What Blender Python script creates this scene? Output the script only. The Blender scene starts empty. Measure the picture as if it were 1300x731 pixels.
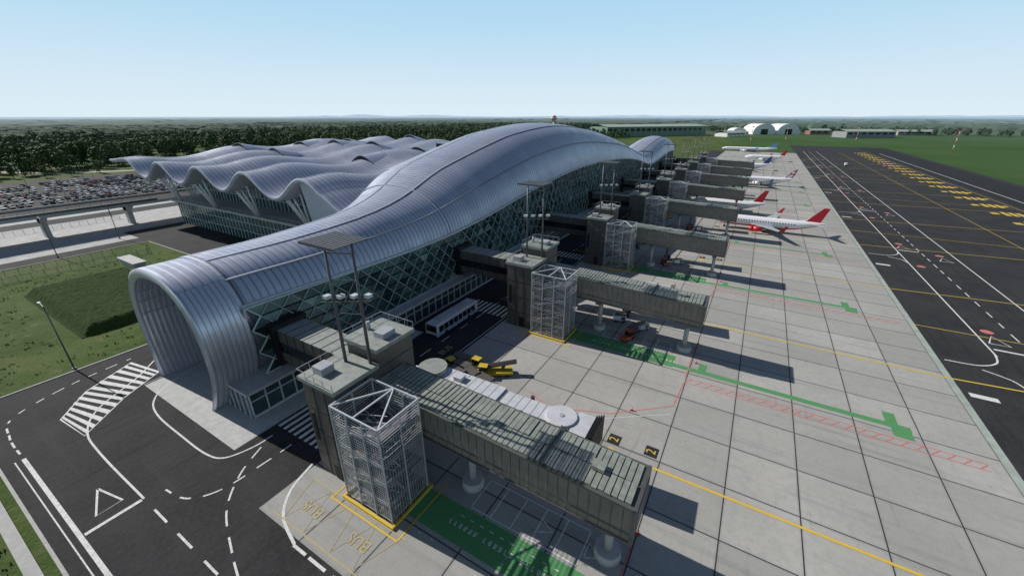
import bpy, math, random
from mathutils import Vector, Matrix, noise
random.seed(7)
D=bpy.data; S=bpy.context.scene
R=math.radians; PI=math.pi
def link(o,parent=None):
    S.collection.objects.link(o)
    if parent is not None: o.parent=parent
    return o
def empty(name,loc=(0,0,0),rz=0):
    o=D.objects.new(name,None); o.location=loc; o.rotation_euler=(0,0,rz); o.empty_display_size=1
    return link(o)
class MB:
    def __init__(s): s.v=[];s.f=[];s.m=[];s.s=[]
    def poly(s,pts,m=0,sm=False):
        n=len(s.v); s.v+= [tuple(p) for p in pts]; s.f.append(tuple(range(n,n+len(pts)))); s.m.append(m); s.s.append(sm)
    def box(s,x0,x1,y0,y1,z0,z1,m=0,mt=None):
        n=len(s.v)
        s.v+=[(x0,y0,z0),(x1,y0,z0),(x1,y1,z0),(x0,y1,z0),(x0,y0,z1),(x1,y0,z1),(x1,y1,z1),(x0,y1,z1)]
        for i,q in enumerate([(0,3,2,1),(4,5,6,7),(0,1,5,4),(1,2,6,5),(2,3,7,6),(3,0,4,7)]):
            s.f.append(tuple(n+k for k in q)); s.m.append(mt if (mt is not None and i==1) else m); s.s.append(False)
    def beam(s,p,q,w,h=None,m=0,up=(0,0,1)):
        h=h or w
        p=Vector(p);q=Vector(q);d=(q-p)
        if d.length<1e-5: return
        d.normalize(); u=Vector(up)
        if abs(d.dot(u))>.98: u=Vector((1,0,0))
        a=d.cross(u).normalized()*w/2; b=a.cross(d).normalized()*h/2
        n=len(s.v)
        for c in (p,q):
            for k in ((-1,-1),(1,-1),(1,1),(-1,1)):
                s.v.append(tuple(c+a*k[0]+b*k[1]))
        for qd in [(0,1,2,3),(7,6,5,4),(0,4,5,1),(1,5,6,2),(2,6,7,3),(3,7,4,0)]:
            s.f.append(tuple(n+k for k in qd)); s.m.append(m); s.s.append(False)
    def cyl(s,p,q,r0,r1=None,n=12,m=0,caps=True,sm=True):
        r1=r0 if r1 is None else r1
        p=Vector(p);q=Vector(q);d=(q-p).normalized(); u=Vector((0,0,1))
        if abs(d.dot(u))>.98: u=Vector((1,0,0))
        a=d.cross(u).normalized(); b=a.cross(d)
        k=len(s.v)
        for c,r in ((p,r0),(q,r1)):
            for i in range(n):
                t=2*PI*i/n; s.v.append(tuple(c+a*math.cos(t)*r+b*math.sin(t)*r))
        for i in range(n):
            j=(i+1)%n; s.f.append((k+i,k+j,k+n+j,k+n+i)); s.m.append(m); s.s.append(sm)
        if caps:
            s.f.append(tuple(k+i for i in reversed(range(n)))); s.m.append(m); s.s.append(False)
            s.f.append(tuple(k+n+i for i in range(n))); s.m.append(m); s.s.append(False)
    def grid(s,rows,m=0,sm=True,close=False,mf=None):
        k=len(s.v); nc=len(rows[0])
        for r in rows: s.v+=[tuple(p) for p in r]
        for i in range(len(rows)-1):
            for j in range(nc if close else nc-1):
                j2=(j+1)%nc
                s.f.append((k+i*nc+j,k+i*nc+j2,k+(i+1)*nc+j2,k+(i+1)*nc+j)); s.m.append(mf(i,j) if mf else m); s.s.append(sm)
    def strip(s,pts,w,z,m=0):
        P=[Vector((p[0],p[1])) for p in pts]; L=[];Rr=[]
        for i,p in enumerate(P):
            a=P[max(0,i-1)];b=P[min(len(P)-1,i+1)]; d=(b-a).normalized(); nn=Vector((-d.y,d.x))*w/2
            L.append(p+nn);Rr.append(p-nn)
        for i in range(len(P)-1):
            s.poly([(Rr[i].x,Rr[i].y,z),(Rr[i+1].x,Rr[i+1].y,z),(L[i+1].x,L[i+1].y,z),(L[i].x,L[i].y,z)],m)
    def dashed(s,pts,w,z,on,off,m=0):
        P=[Vector((p[0],p[1])) for p in pts]
        R0=[P[0]]
        for a,b in zip(P,P[1:]):
            n=max(1,int((b-a).length/0.5))
            for i in range(1,n+1): R0.append(a.lerp(b,i/n))
        cur=[R0[0]];d=0
        for a,b in zip(R0,R0[1:]):
            d+=(b-a).length
            if d%(on+off)<on: cur.append(b)
            else:
                if len(cur)>1: s.strip(cur,w,z,m)
                cur=[b]
        if len(cur)>1: s.strip(cur,w,z,m)
    def rect(s,x0,x1,y0,y1,z,m=0): s.poly([(x0,y0,z),(x1,y0,z),(x1,y1,z),(x0,y1,z)],m)
    def mesh(s,name,mats):
        me=D.meshes.new(name); me.from_pydata(s.v,[],s.f)
        for x in mats: me.materials.append(x)
        me.polygons.foreach_set('material_index',s.m); me.polygons.foreach_set('use_smooth',s.s); me.update()
        return me
    def obj(s,name,mats,parent=None,loc=(0,0,0),rz=0):
        o=D.objects.new(name,s.mesh(name,mats)); o.location=loc; o.rotation_euler=(0,0,rz); return link(o,parent)
def smooth(pts,n=8):
    out=[]; P=[Vector(p) for p in pts]
    for i in range(len(P)-1):
        a=P[max(0,i-1)];b=P[i];c=P[i+1];d=P[min(len(P)-1,i+2)]
        for k in range(n):
            t=k/n; out.append(.5*((2*b)+(c-a)*t+(2*a-5*b+4*c-d)*t*t+(3*b-a-3*c+d)*t**3))
    out.append(P[-1]); return out
def herm(tab):
    K=sorted(tab); V=[tab[k] for k in K]; n=len(K)
    sl=[(V[min(n-1,i+1)]-V[max(0,i-1)])/(K[min(n-1,i+1)]-K[max(0,i-1)]) for i in range(n)]
    def f(x):
        if x<=K[0]: return V[0]
        if x>=K[-1]: return V[-1]
        for i in range(n-1):
            if x<=K[i+1]: break
        h=K[i+1]-K[i];t=(x-K[i])/h
        return (2*t**3-3*t*t+1)*V[i]+(t**3-2*t*t+t)*h*sl[i]+(-2*t**3+3*t*t)*V[i+1]+(t**3-t*t)*h*sl[i+1]
    return f
def ss(t): t=max(0,min(1,t)); return t*t*(3-2*t)

# ---------- materials ----------
class NT:
    def __init__(s,name):
        s.m=D.materials.new(name); s.m.use_nodes=True; s.t=s.m.node_tree; s.b=s.t.nodes['Principled BSDF']
        s.geo=s.N('ShaderNodeNewGeometry')
    def N(s,ty,**k):
        n=s.t.nodes.new(ty)
        for a,b in k.items(): setattr(n,a,b)
        return n
    def L(s,a,b): s.t.links.new(a,b)
    def math(s,op,a,b=None,c=None):
        n=s.N('ShaderNodeMath',operation=op)
        for i,x in enumerate((a,b,c)):
            if x is None: continue
            if isinstance(x,(int,float)): n.inputs[i].default_value=x
            else: s.L(x,n.inputs[i])
        return n.outputs[0]
    def noise(s,scale,detail=4,vec=None,rough=.6,stretch=None):
        n=s.N('ShaderNodeTexNoise'); n.inputs['Scale'].default_value=scale; n.inputs['Detail'].default_value=detail; n.inputs['Roughness'].default_value=rough
        v=vec or s.geo.outputs['Position']
        if stretch:
            mp=s.N('ShaderNodeMapping'); mp.inputs['Scale'].default_value=stretch; s.L(v,mp.inputs['Vector']); v=mp.outputs[0]
        s.L(v,n.inputs['Vector']); return n.outputs['Fac']
    def ramp(s,f,a,b,lo=0,hi=1):
        n=s.N('ShaderNodeMapRange'); n.inputs['From Min'].default_value=a;n.inputs['From Max'].default_value=b
        n.inputs['To Min'].default_value=lo;n.inputs['To Max'].default_value=hi; s.L(f,n.inputs['Value']); return n.outputs[0]
    def mix(s,f,a,b,mode='MIX'):
        n=s.N('ShaderNodeMix',data_type='RGBA',blend_type=mode)
        if isinstance(f,(int,float)): n.inputs[0].default_value=f
        else: s.L(f,n.inputs[0])
        for i,x in ((6,a),(7,b)):
            if isinstance(x,tuple): n.inputs[i].default_value=(x[0],x[1],x[2],1)
            else: s.L(x,n.inputs[i])
        return n.outputs[2]
    def col(s,c): s.L(c,s.b.inputs['Base Color'])
    def rgh(s,r): s.b.inputs['Roughness'].default_value=r
    def bump(s,h,st=.3,dist=.05):
        n=s.N('ShaderNodeBump'); n.inputs['Strength'].default_value=st; n.inputs['Distance'].default_value=dist
        s.L(h,n.inputs['Height']); s.L(n.outputs[0],s.b.inputs['Normal'])
    def dist(s,a,b):
        n=s.N('ShaderNodeVectorMath',operation='LENGTH'); s.L(s.geo.outputs['Position'],n.inputs[0]); return s.ramp(n.outputs['Value'],a,b)
def mk(name,c,rough=.6,metal=0,var=.12,scale=1.5,spec=.4,alpha=None):
    t=NT(name); t.b.inputs['Metallic'].default_value=metal; t.rgh(rough); t.b.inputs['Specular IOR Level'].default_value=spec
    f=t.ramp(t.noise(scale,4),.3,.7)
    t.col(t.mix(f,tuple(x*(1-var) for x in c),tuple(min(1,x*(1+var)) for x in c)))
    return t.m
def worn(name,c,under=(.05,.05,.052),amt=.35,scale=3):
    t=NT(name); t.rgh(.8); t.b.inputs['Specular IOR Level'].default_value=.2
    f=t.ramp(t.noise(scale,6,rough=.75),.42,.68,.05,amt); t.col(t.mix(f,c,under)); return t.m

HAZE=(.34,.44,.53)  # aerial haze tint, painted into far base colours by distance from the origin
def m_grass():
    t=NT('grass'); t.rgh(.95); t.b.inputs['Specular IOR Level'].default_value=.1
    a=t.ramp(t.noise(.06,6,rough=.7),.38,.62); b=t.ramp(t.noise(1.3,6,rough=.8),.35,.65); c=t.ramp(t.noise(.006,4),.4,.6)
    g=t.mix(a,(.05,.095,.02),(.12,.15,.05)); g=t.mix(t.math('MULTIPLY',b,.6),g,(.035,.065,.015))
    g=t.mix(t.ramp(t.noise(.35,7,rough=.8),.54,.7,0,.7),g,(.2,.19,.10))
    gx=t.N('ShaderNodeSeparateXYZ'); t.L(t.geo.outputs['Position'],gx.inputs[0])
    right=t.ramp(gx.outputs[0],-60,-20)
    gr=t.mix(c,(.035,.085,.018),(.05,.11,.027)); gr=t.mix(t.ramp(t.noise(.05,6,stretch=(1,.15,1)),.35,.7,0,.6),gr,(.07,.095,.038))
    g=t.mix(right,g,gr)
    vo=t.N('ShaderNodeTexVoronoi'); vo.inputs['Scale'].default_value=.0022; t.L(t.geo.outputs['Position'],vo.inputs['Vector'])
    sep=t.N('ShaderNodeSeparateColor'); t.L(vo.outputs['Color'],sep.inputs[0])
    fld=t.mix(sep.outputs[0],(.05,.09,.03),(.19,.18,.10))
    g=t.mix(t.dist(1500,1900),g,fld); g=t.mix(t.dist(900,8000),g,HAZE)  # field patches, then distance haze blended into the ground colour
    t.col(g); t.bump(t.noise(2.5,5),.8,.25); return t.m
def m_concrete():
    t=NT('apron_concrete'); t.rgh(.85); t.b.inputs['Specular IOR Level'].default_value=.25
    mp=t.N('ShaderNodeMapping'); mp.inputs['Location'].default_value=(40.3,-12.7,0); t.L(t.geo.outputs['Position'],mp.inputs['Vector'])
    br=t.N('ShaderNodeTexBrick',offset=0.0,squash=1.0); t.L(mp.outputs[0],br.inputs['Vector'])
    for k,v in (('Scale',1),('Mortar Size',.065),('Mortar Smooth',.2),('Bias',0),('Brick Width',7.4),('Row Height',7.35)): br.inputs[k].default_value=v
    br.inputs['Color1'].default_value=(.31,.302,.28,1); br.inputs['Color2'].default_value=(.42,.405,.375,1); br.inputs['Mortar'].default_value=(.02,.02,.02,1)
    c=br.outputs['Color']
    c=t.mix(t.ramp(t.noise(.07,5),.4,.65,0,.5),c,(.26,.255,.235))
    c=t.mix(t.ramp(t.noise(.9,6,rough=.8),.45,.7,0,.5),c,(.23,.225,.205))
    c=t.mix(t.ramp(t.noise(.3,5,stretch=(.12,2.5,1)),.54,.72,0,.45),c,(.16,.16,.155))
    c=t.mix(t.ramp(t.noise(.5,5,stretch=(2.5,.2,1)),.6,.75,0,.35),c,(.14,.14,.135))
    c=t.mix(t.ramp(t.noise(.33,3),.70,.76,0,.6),c,(.10,.10,.10))
    c=t.mix(t.ramp(t.noise(6,3),.3,.7,0,.2),c,(.48,.48,.46))
    br2=t.N('ShaderNodeTexBrick',offset=0.0,squash=1.0); t.L(mp.outputs[0],br2.inputs['Vector'])
    for k,v in (('Scale',1),('Mortar Size',.35),('Mortar Smooth',1),('Bias',0),('Brick Width',7.4),('Row Height',7.35)): br2.inputs[k].default_value=v
    c=t.mix(t.math('MULTIPLY',t.math('MULTIPLY',br2.outputs['Fac'],t.noise(1.2,4)),.5),c,(.12,.12,.115))
    c=t.mix(br.outputs['Fac'],c,(.022,.022,.022))
    t.col(c); return t.m
def m_asphalt(name='asphalt',base=(.024,.024,.026),lt=(.042,.042,.043)):
    t=NT(name); t.rgh(.88); t.b.inputs['Specular IOR Level'].default_value=.15
    c=t.mix(t.ramp(t.noise(.12,5),.35,.7),base,lt)
    c=t.mix(t.ramp(t.noise(2.2,6,rough=.8),.45,.7,0,.5),c,(.07,.07,.07))
    c=t.mix(t.ramp(t.noise(.35,4,stretch=(3,.1,1)),.55,.7,0,.6),c,(.015,.015,.015))
    c=t.mix(t.ramp(t.noise(.2,5,stretch=(.15,2,1)),.58,.72,0,.4),c,(.06,.06,.058))
    t.col(c); return t.m
def m_roof(name='roof_metal',c0=(.40,.43,.53),c1=(.45,.48,.58),sp=1.1,metal=.3,rr=.38,axis=1):
    t=NT(name); t.b.inputs['Metallic'].default_value=metal
    t.L(t.ramp(t.noise(.3,4),.3,.7,rr-.07,rr+.1),t.b.inputs['Roughness'])
    g=t.N('ShaderNodeSeparateXYZ'); t.L(t.geo.outputs['Position'],g.inputs[0]); y=g.outputs[axis]
    fr=t.math('FRACT',t.math('DIVIDE',y,sp)); seam=t.math('LESS_THAN',fr,.24)
    cell=t.math('FLOOR',t.math('DIVIDE',y,sp*4)); wn=t.N('ShaderNodeTexWhiteNoise',noise_dimensions='1D'); t.L(cell,wn.inputs['W'])
    c=t.mix(wn.outputs['Value'],c0,c1)
    c=t.mix(t.ramp(t.noise(.12,5,stretch=(.4,2,1)),.4,.7,0,.35),c,tuple(x*.75 for x in c0))
    c=t.mix(t.math('MULTIPLY',seam,.65),c,tuple(x*.38 for x in c0)); t.col(c)
    t.bump(t.math('PINGPONG',fr,.5),.35,.2); return t.m
M={}
M['grass']=m_grass(); M['conc']=m_concrete(); M['asph']=m_asphalt(); M['asph2']=m_asphalt('asphalt_dark',(.016,.016,.017),(.024,.024,.024))
M['roof']=m_roof(); M['roof2']=m_roof('cladding_metal',(.54,.56,.63),(.62,.64,.70),.7,.5,.33)
M['pave']=mk('paving',(.36,.36,.36),.85,0,.2,.35); M['lightconc']=mk('light_concrete',(.42,.42,.41),.8,0,.14,.9)
M['white']=worn('white_paint',(.76,.76,.74),amt=.5); M['yellow']=worn('yellow_paint',(.70,.46,.03),(.3,.28,.2),.45); M['yellowt']=worn('faded_yellow_paint',(.50,.40,.14),(.31,.30,.27),.9,2); M['green']=worn('green_paint',(.06,.27,.085),(.2,.25,.18),.55,2)
M['red']=worn('red_paint',(.6,.12,.10),(.36,.35,.33),.6); M['blackp']=worn('black_paint',(.015,.015,.015),(.1,.1,.1))
M['kerb']=mk('kerb_concrete',(.38,.38,.36),.85)
M['clad']=mk('brown_cladding',(.10,.091,.08),.5,.1,.18,.8); M['clad2']=mk('tunnel_cladding',(.20,.185,.158),.5,.15,.15,.7); M['cap']=mk('roof_cap',(.25,.27,.25),.6,.1,.2,1.2)
M['slat']=mk('roof_slats',(.27,.29,.255),.55,.15,.22,1.2); M['slat2']=mk('roof_underlay',(.08,.09,.078),.6); M['dark']=mk('dark_rubber',(.012,.012,.013),.6)
M['steel']=mk('galvanised_steel',(.46,.47,.47),.5,.2,.15,2); M['steeld']=mk('dark_steel',(.12,.12,.125),.5,.4)
M['wht']=mk('white_coating',(.72,.72,.73),.4,0,.06,.8); M['lgrey']=mk('light_grey_coating',(.5,.51,.54),.45,0,.1,1); M['mgrey']=mk('mid_grey_coating',(.34,.35,.37),.5,0,.1,1)
def glass(name,c,r=.12,metal=.5): 
    return mk(name,c,r,metal,.3,.3,.6)
G=[glass('glass_a',(.06,.125,.125)),glass('glass_b',(.10,.19,.185),.18),glass('glass_c',(.03,.06,.062),.08),glass('glass_d',(.20,.32,.31),.3,.4)]
M['mull']=mk('mullion',(.52,.63,.60),.45,.1); M['darkglass']=glass('dark_glass',(.012,.016,.02),.1,.1)

# ---------- ground ----------
b=MB(); Rr=40000
ring=[(Rr*math.cos(2*PI*i/64),Rr*math.sin(2*PI*i/64),0) for i in range(64)]
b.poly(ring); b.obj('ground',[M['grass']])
b=MB(); z=.01
b.rect(-93.5,-40.3,-.4,52,z); b.rect(-40.3,33.9,-.4,12.7,z); b.poly([(-93.5,-60,z),(-74,-60,z),(-74,-.4,z),(-93.5,-.4,z)])
b.rect(-200,-57,52,78,z); b.rect(-57,-40.3,52,600,z)
b.obj('service_road',[M['asph']])
b=MB(); b.rect(34,145,-150,760,.012); b.poly([(145,330,.012),(600,420,.012),(600,450,.012),(145,380,.012)]); b.obj('taxiway',[M['asph']])
b=MB(); b.rect(112,140,-150,760,.02); b.obj('runway_shoulder',[M['asph2']])
b=MB(); b.rect(-40.3,34,12.7,600,.02); b.obj('apron',[M['conc']])
b=MB(); b.rect(33.7,34.7,12.7,600,.03); b.obj('apron_edge_channel',[mk('drain_channel',(.33,.37,.33),.8,0,.2,.5)])
b=MB(); b.rect(-78.6,-51.5,15.9,52,.022); b.obj('terminal_forecourt_paving',[M['lightconc']])
b=MB(); b.rect(-292,-186,-80,52,.012); b.rect(-292,-200.2,52,240,.012); b.obj('plaza',[M['pave']])
b=MB(); b.rect(-185.5,-178,-80,52,.014);b.rect(-420,-294,35,140,.014); b.rect(-252,-240,-80,240,.02); b.rect(-293.9,-284,-80,240,.02); b.obj('car_park_asphalt',[M['asph']])
b=MB()
b.box(-73.6,36,-.7,-.4,0,.13); b.box(-74,-73.7,-60,-.4,0,.13)
b.box(-93.8,-93.5,-60,51.8,0,.13); b.box(-177.7,-93.8,51.7,52,0,.13); b.box(-178,-177.7,-80,51.6,0,.13)
b.box(-73.6,36,-2.6,-1.6,0,.3); b.box(-78.75,-78.6,15.9,52,0,.12)
b.obj('kerb',[M['kerb']])
# ---------- markings ----------
w=MB(); z=.036
w.strip([(-73,1.5),(40,1.5)],.4,z); w.strip([(-73,.75),(40,.75)],.12,z)
w.strip(smooth([(-86,20),(-82,16),(-77.5,10),(-72.5,7.4),(-66,6.8),(-52.7,6.8)]),.22,.038)
w.dashed([(-50,6.8),(34,6.8)],.22,z,3,2.5)
w.strip([(-52.7,1.8),(-52.7,6.6)],.45,z)
w.dashed(smooth([(-90.2,18),(-89,10),(-85.5,3),(-80,1.6),(-74,1.5)]),.22,z,1.2,1.2)
w.strip([(-59,4.6),(-54.6,5.5),(-54.5,3.2),(-59,4.6)],.22,z)
w.dashed(smooth([(-52,8.6),(-48.5,9.3),(-46.4,12),(-46,17),(-46,21)]),.2,z,1.6,1.2)
w.dashed(smooth([(-49,18),(-46.8,14.2),(-43,10.8),(-37.5,8.6),(-34,7.5)]),.2,.038,2,1.4)
w.dashed([(-46,27),(-46,330)],.18,z,3,3)
w.strip(smooth([(-49.8,20),(-49.9,17.5),(-51.2,14.6),(-54,13.7),(-60,13.6),(-68,13.8),(-72.6,15),(-75.6,18),(-77.5,24)]),.22,z)
w.strip(smooth([(-40.7,19.8),(-39.5,16.2),(-37,13.6),(-33,12.3)]),.3,z); w.dashed([(-33,12.2),(34,12.2)],.3,z,2.2,.8)
w.strip([(-40.8,27),(-40.8,330)],.15,z)
isl=[(-88.6,17.5),(-81,18.8),(-77.4,13),(-71.7,6.9),(-79,6.3),(-84.5,10.5)]
w.strip(isl+[isl[0]],.2,z)
lo=smooth([(-88.6,17.5),(-84.5,10.5),(-79,6.3)],12); hi=smooth([(-81,18.8),(-77.4,13),(-71.7,6.9)],12)
for i in range(0,24,2):
    a,b_,c,d=lo[i],lo[i+1],hi[i+1],hi[i]
    w.poly([(a.x,a.y,.040),(b_.x,b_.y,.040),(c.x,c.y,.040),(d.x,d.y,.040)])
for k in range(8):
    y0=21.5+44.1*k
    x=-51
    while x<-41: w.rect(x,x+.55,y0,y0+5,.040); x+=1.15
for k in range(8):
    o=44.1*k; zz=.04
    for i in range(6):
        x=-20+i*2.5; w.strip([(x,25+o),(x,28.9+o)],.14,zz)
    w.strip([(-20,29+o),(-7.5,29+o)],.14,zz); w.strip([(-20,24.9+o),(-7.5,24.9+o)],.14,zz)
    rr=random.Random(k)
    for i in range(26):
        x=-21+i*.62
        if i%7!=6:
            w.rect(x,x+.26,22.2+o,22.32+o,.045); w.rect(x,x+.1,22.32+o,22.75+o,.045)
            if rr.random()<.6: w.rect(x+.18,x+.28,22.32+o,22.75+o,.045)
        if i%2 and i<20: w.rect(x,x+.5,23.5+o,23.6+o,.045)
    for xx in (-12.5,-7.2):
        w.strip([(xx,26+o),(xx+1.6,26.8+o),(xx,27.6+o),(xx,26+o)],.2,.044)
    w.strip([(-24,37.6+o),(-3.9,52+o)],.1,zz)
w.strip([(57.5,-60),(57.5,640)],.3,z); w.dashed([(50,-60),(50,640)],.25,z,3,3)
w.strip([(44,98),(44,640)],.3,z)
for k in range(0,7):
    o=44.1*k*1.6
    w.strip(smooth([(35.5,92+o),(40,92.5+o),(43,95+o),(44,99+o)]),.28,.039)
    w.strip(smooth([(44,86+o),(43,89+o),(40,91+o)]),.28,.039)
    w.strip([(44.8,104+o),(47.8,104+o),(46.3,108+o),(44.8,104+o)],.25,z)
    w.strip([(52.5,93+o),(55.5,93+o),(54,97+o),(52.5,93+o)],.25,z)
    w.rect(44.6,49.6,101+o,101.6+o,z)
    w.rect(35.5,38.8,80+o,81.2+o,.047)
for x,y in ((35.4,40.5),): w.rect(x,x+3,y-2,y-1,z)
w.strip([(118,-60),(118,640)],.5,.04)
w.obj('white_road_markings',[M['white']])
w=MB()
for k in range(0,7):
    o=44.1*k*1.6
    for x,y in ((46.3,110),(54,99.5),(46.3,84)): w.cyl((x,y+o,.03),(x,y+o,.043),1.0,n=20)
w.obj('red_speed_limit_marking',[M['red']])
yb=MB(); z=.05
for k in range(12):
    y=40.7+44.1*k
    yb.strip([(-9.2,y),(34,y),(100,y+ (8 if k else 0))],.36 if k<2 else .28,z)
    yb.cyl((-9.3,y,.035),(-9.3,y,.053),.7,n=16)
    if k%2: yb.strip([(34,y+22),(108,y+22)],.22,z)
for y in range(150,640,22):
    for x in (98,100.5,103): yb.rect(x,x+1.6,y,y+9,.056)
    yb.rect(105,107,y+4,y+7,.056); yb.rect(94,96.5,y+2,y+6,.056)
yb.strip([(80,-60),(80,640)],.2,.053); yb.strip([(108.5,-60),(108.5,640)],.25,.053)
for k in range(8):
    o=44.1*k
    for (x0,x1,y0,y1) in ((-34.6,-24.2,17.7,17.9),(-24.3,-24.1,17.9,26),(-34.5,-34.3,17.9,20)): yb.rect(x0,x1,y0+o,y1+o,z)
    for i in range(5): yb.strip([(-46.5+i*1.1,29+o),(-45.8+i*1.1,31+o)],.15,z)
    yb.strip([(-40,31.5+o),(-34,31.5+o),(-30,36+o)],.12,z)
yb.obj('yellow_apron_markings',[M['yellow']])
yb=MB()
for k in range(2):
    ox=-38.5+k*7.6
    pts=[]
    for i in range(5): pts.append((ox+i*1.7,13.6 if i%2 else 18.2))
    yb.strip(pts,.13,.042)
yb.strip([(-38.5,18.4),(-23.5,18.4)],.13,.045); yb.strip([(-38.5,13.4),(-23.5,13.4)],.13,.045)
yb.obj('bus_stop_zigzag',[M['yellowt']])
g=MB(); z=.03
for k in range(12):
    o=44.1*k
    g.rect(-40,-6,20.6+o,24.5+o,z); g.rect(-6,25.5,20.9+o,22.0+o,z)
    g.rect(22.8,24.2,22.0+o,24.6+o,z);g.rect(23.2,25.4,19+o,20.9+o,z); g.rect(-2,-.8,22.0+o,24.2+o,z)
g.obj('green_walkway_marking',[M['green']])
r=MB(); z=.034
for k in range(12):
    o=44.1*k
    for yy in (17.1,18.5): r.strip([(-3.5,yy+o),(32,yy+o)],.13,z)
    x=-3.4
    while x<31.5: r.strip([(x,17.2+o),(x+1.0,18.4+o)],.13,z); x+=1.5
    r.strip([(-3.5,16.9+o),(-3.9,10+o),(-11.5,3.6+o),(-20,.3+o),(-24,2+o)],.16,z)
    r.strip([(-3.5,18.7+o),(-3.5,29.5+o),(-7,31+o),(-22,31+o)],.16,.0375)
r.obj('red_clearance_marking',[M['red']])
k_=MB()
for k in range(8):
    o=44.1*k; k_.rect(-10.2,-8.6,42.1+o,43.9+o,.046); k_.rect(-5.4,-3.8,42.4+o,44.2+o,.046)
k_.obj('stand_number_panel',[M['blackp']])
def text(body,x,y,s,rz,mat,name,z=.056):
    c=D.curves.new(name,'FONT'); c.body=body; c.size=s; c.align_x='CENTER'; c.align_y='CENTER'; c.materials.append(mat); c.resolution_u=3
    o=D.objects.new(name,c); o.location=(x,y,z); o.rotation_euler=(0,0,rz); link(o)
for k in range(6):
    text(str(2+k),-9.4,43+44.1*k,1.7,R(90),M['yellow'],'stand_number'); text(str(2+k),-4.6,43.3+44.1*k,1.7,R(90),M['yellow'],'stand_number')
text('BUS',-34.9,15.8,1.7,PI,M['yellowt'],'bus_stop_lettering'); text('BUS',-27.5,15.8,1.7,PI,M['yellowt'],'bus_stop_lettering')
text('BUS',-43.3,34,1.8,R(90),M['yellowt'],'bus_stop_lettering'); text('BUS',-43.3,49,1.8,R(90),M['yellowt'],'bus_stop_lettering')

# ---------- terminal ----------
T=empty('airport_terminal')
zr=herm({18:20.6,26:20.6,38:20.8,52:22,68:24.3,84:28.6,102:32.7,120:35.9,151:37.7,190:34.9,225:29.5,248:24,262:20.8,275:20.2,300:24,326:26.6,345:25.5})
zf=herm({18:15.6,26:15.4,52:14.9,70:15.2,86:16.6,105:19,123:20.9,150:22.5,180:22.3,210:20.8,235:18,262:13.5,275:13,300:15,326:17,345:16})
def geom(y):
    xe=-58; xw=-80-18*ss((y-50)/35)+14*ss((y-235)/30)
    k=ss((y-20)/50); zc=9*(1-k)+(zf(y)-2)*k
    return (xe+xw)/2,(xe-xw)/2,zc,zr(y)-zc,2.5-.3*k
def prof(y,full=False,N=30,inset=0):
    cx,a,zc,bb,n=geom(y)
    te=0 if full else math.asin(min(1,((zf(y)-zc)/bb)**(n/2)))
    P=[]
    for i in range(N+1):
        t=PI+(te-PI)*i/N
        P.append((cx+a*(1 if math.cos(t)>0 else -1)*abs(math.cos(t))**(2/n), zc+bb*max(0,math.sin(t))**(2/n)))
    if full:
        x0,z0=P[-1]
        P+= [(x0-4*(i/6)**1.6,z0*(1-i/6)) for i in range(1,7)]
        P=[(P[0][0],0),(P[0][0],zc*.5)]+P
    if inset:
        P=[(cx+(x-cx)*(a-inset)/a, zz*(zr(y)-inset)/zr(y)) for x,zz in P]
    return P
Ys=[24.5+i*1.5 for i in range(int((345-24.5)/1.5)+1)]
b=MB()
b.grid([[(x,y,z) for x,z in prof(y)] for y in Ys])
b.grid([[(x,y,z) for x,z in prof(y,True)] for y in (18.7,19.6,21,22.5,24.5)],0,True,mf=lambda i,j:(1 if j>22 else 0))
b.grid([[(prof(y)[0][0],y,0),(prof(y)[0][0],y,geom(y)[2])] for y in Ys])
b.obj('pier_roof',[M['roof'],M['roof2']],T)
b=MB()
o_=prof(18.7,True); i_=prof(18.7,True,inset=1.3)
b.grid([[(x,18.7,z) for x,z in o_],[(x,18.35,z) for x,z in [(p[0]*.5+q[0]*.5,p[1]*.5+q[1]*.5) for p,q in zip(o_,i_)]],[(x,18.7,z) for x,z in i_]],0)
b.grid([[(x,y,z) for x,z in prof(y,True,inset=1.3)] for y in (18.7,22,26,30,34)],0,mf=lambda i,j:0)
for j in range(4,38,2):
    p=i_[j]; b.beam((p[0],18.9,p[1]),(p[0],33,p[1]),.18,.18,1)
b.obj('arch_portal',[M['roof2'],M['roof']],T)
b=MB(); ii=prof(33,True,inset=1.4); 
b.poly([(x,33,z) for x,z in ii][::-1],0)
for x in range(-77,-60,3): b.beam((x,32.9,0),(x,32.9,15),.2,.2,1)
for zz in (4,8,12,16): b.beam((-78,32.85,zz),(-61,32.85,zz),.2,.2,1)
b.obj('portal_glazing',[M['darkglass'],M['steeld']],T)
seamM=mk('seam_metal',(.5,.53,.61),.45,.3); seamD=mk('seam_shadow_gap',(.13,.14,.18),.5,.2)
b=MB()
for jj in (9,14,19,25):
    pts=[]
    for y in Ys[::3]:
        p=prof(y)[jj]; pts.append(Vector((p[0],y,p[1]+.02)))
    for a,c in zip(pts,pts[1:]): b.beam(a,c,.28,.12,0); b.beam(a+Vector((.35,0,-.03)),c+Vector((.35,0,-.03)),.16,.1,1)
for y in (24.5,70,):
    pp=prof(y) 
    for a,c in zip(pp,pp[1:]): b.beam((a[0],y,a[1]+.06),(c[0],y,c[1]+.06),.5,.2,0); b.beam((a[0],y+.5,a[1]+.0),(c[0],y+.5,c[1]+.0),.35,.14,1)
b.obj('roof_seams',[seamM,seamD],T)
b=MB()
for a,c in zip(Ys,Ys[1:]):
    pa=prof(a)[-1];pc=prof(c)[-1]; b.beam((pa[0]+.1,a,pa[1]-.15),(pc[0]+.1,c,pc[1]-.15),.7,.45)
b.beam((-58.1,24.5,15.3),(-62,24.5,0),.3,.3)
b.obj('roof_edge',[M['lgrey']],T)
b=MB(); lt=MB()
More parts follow.
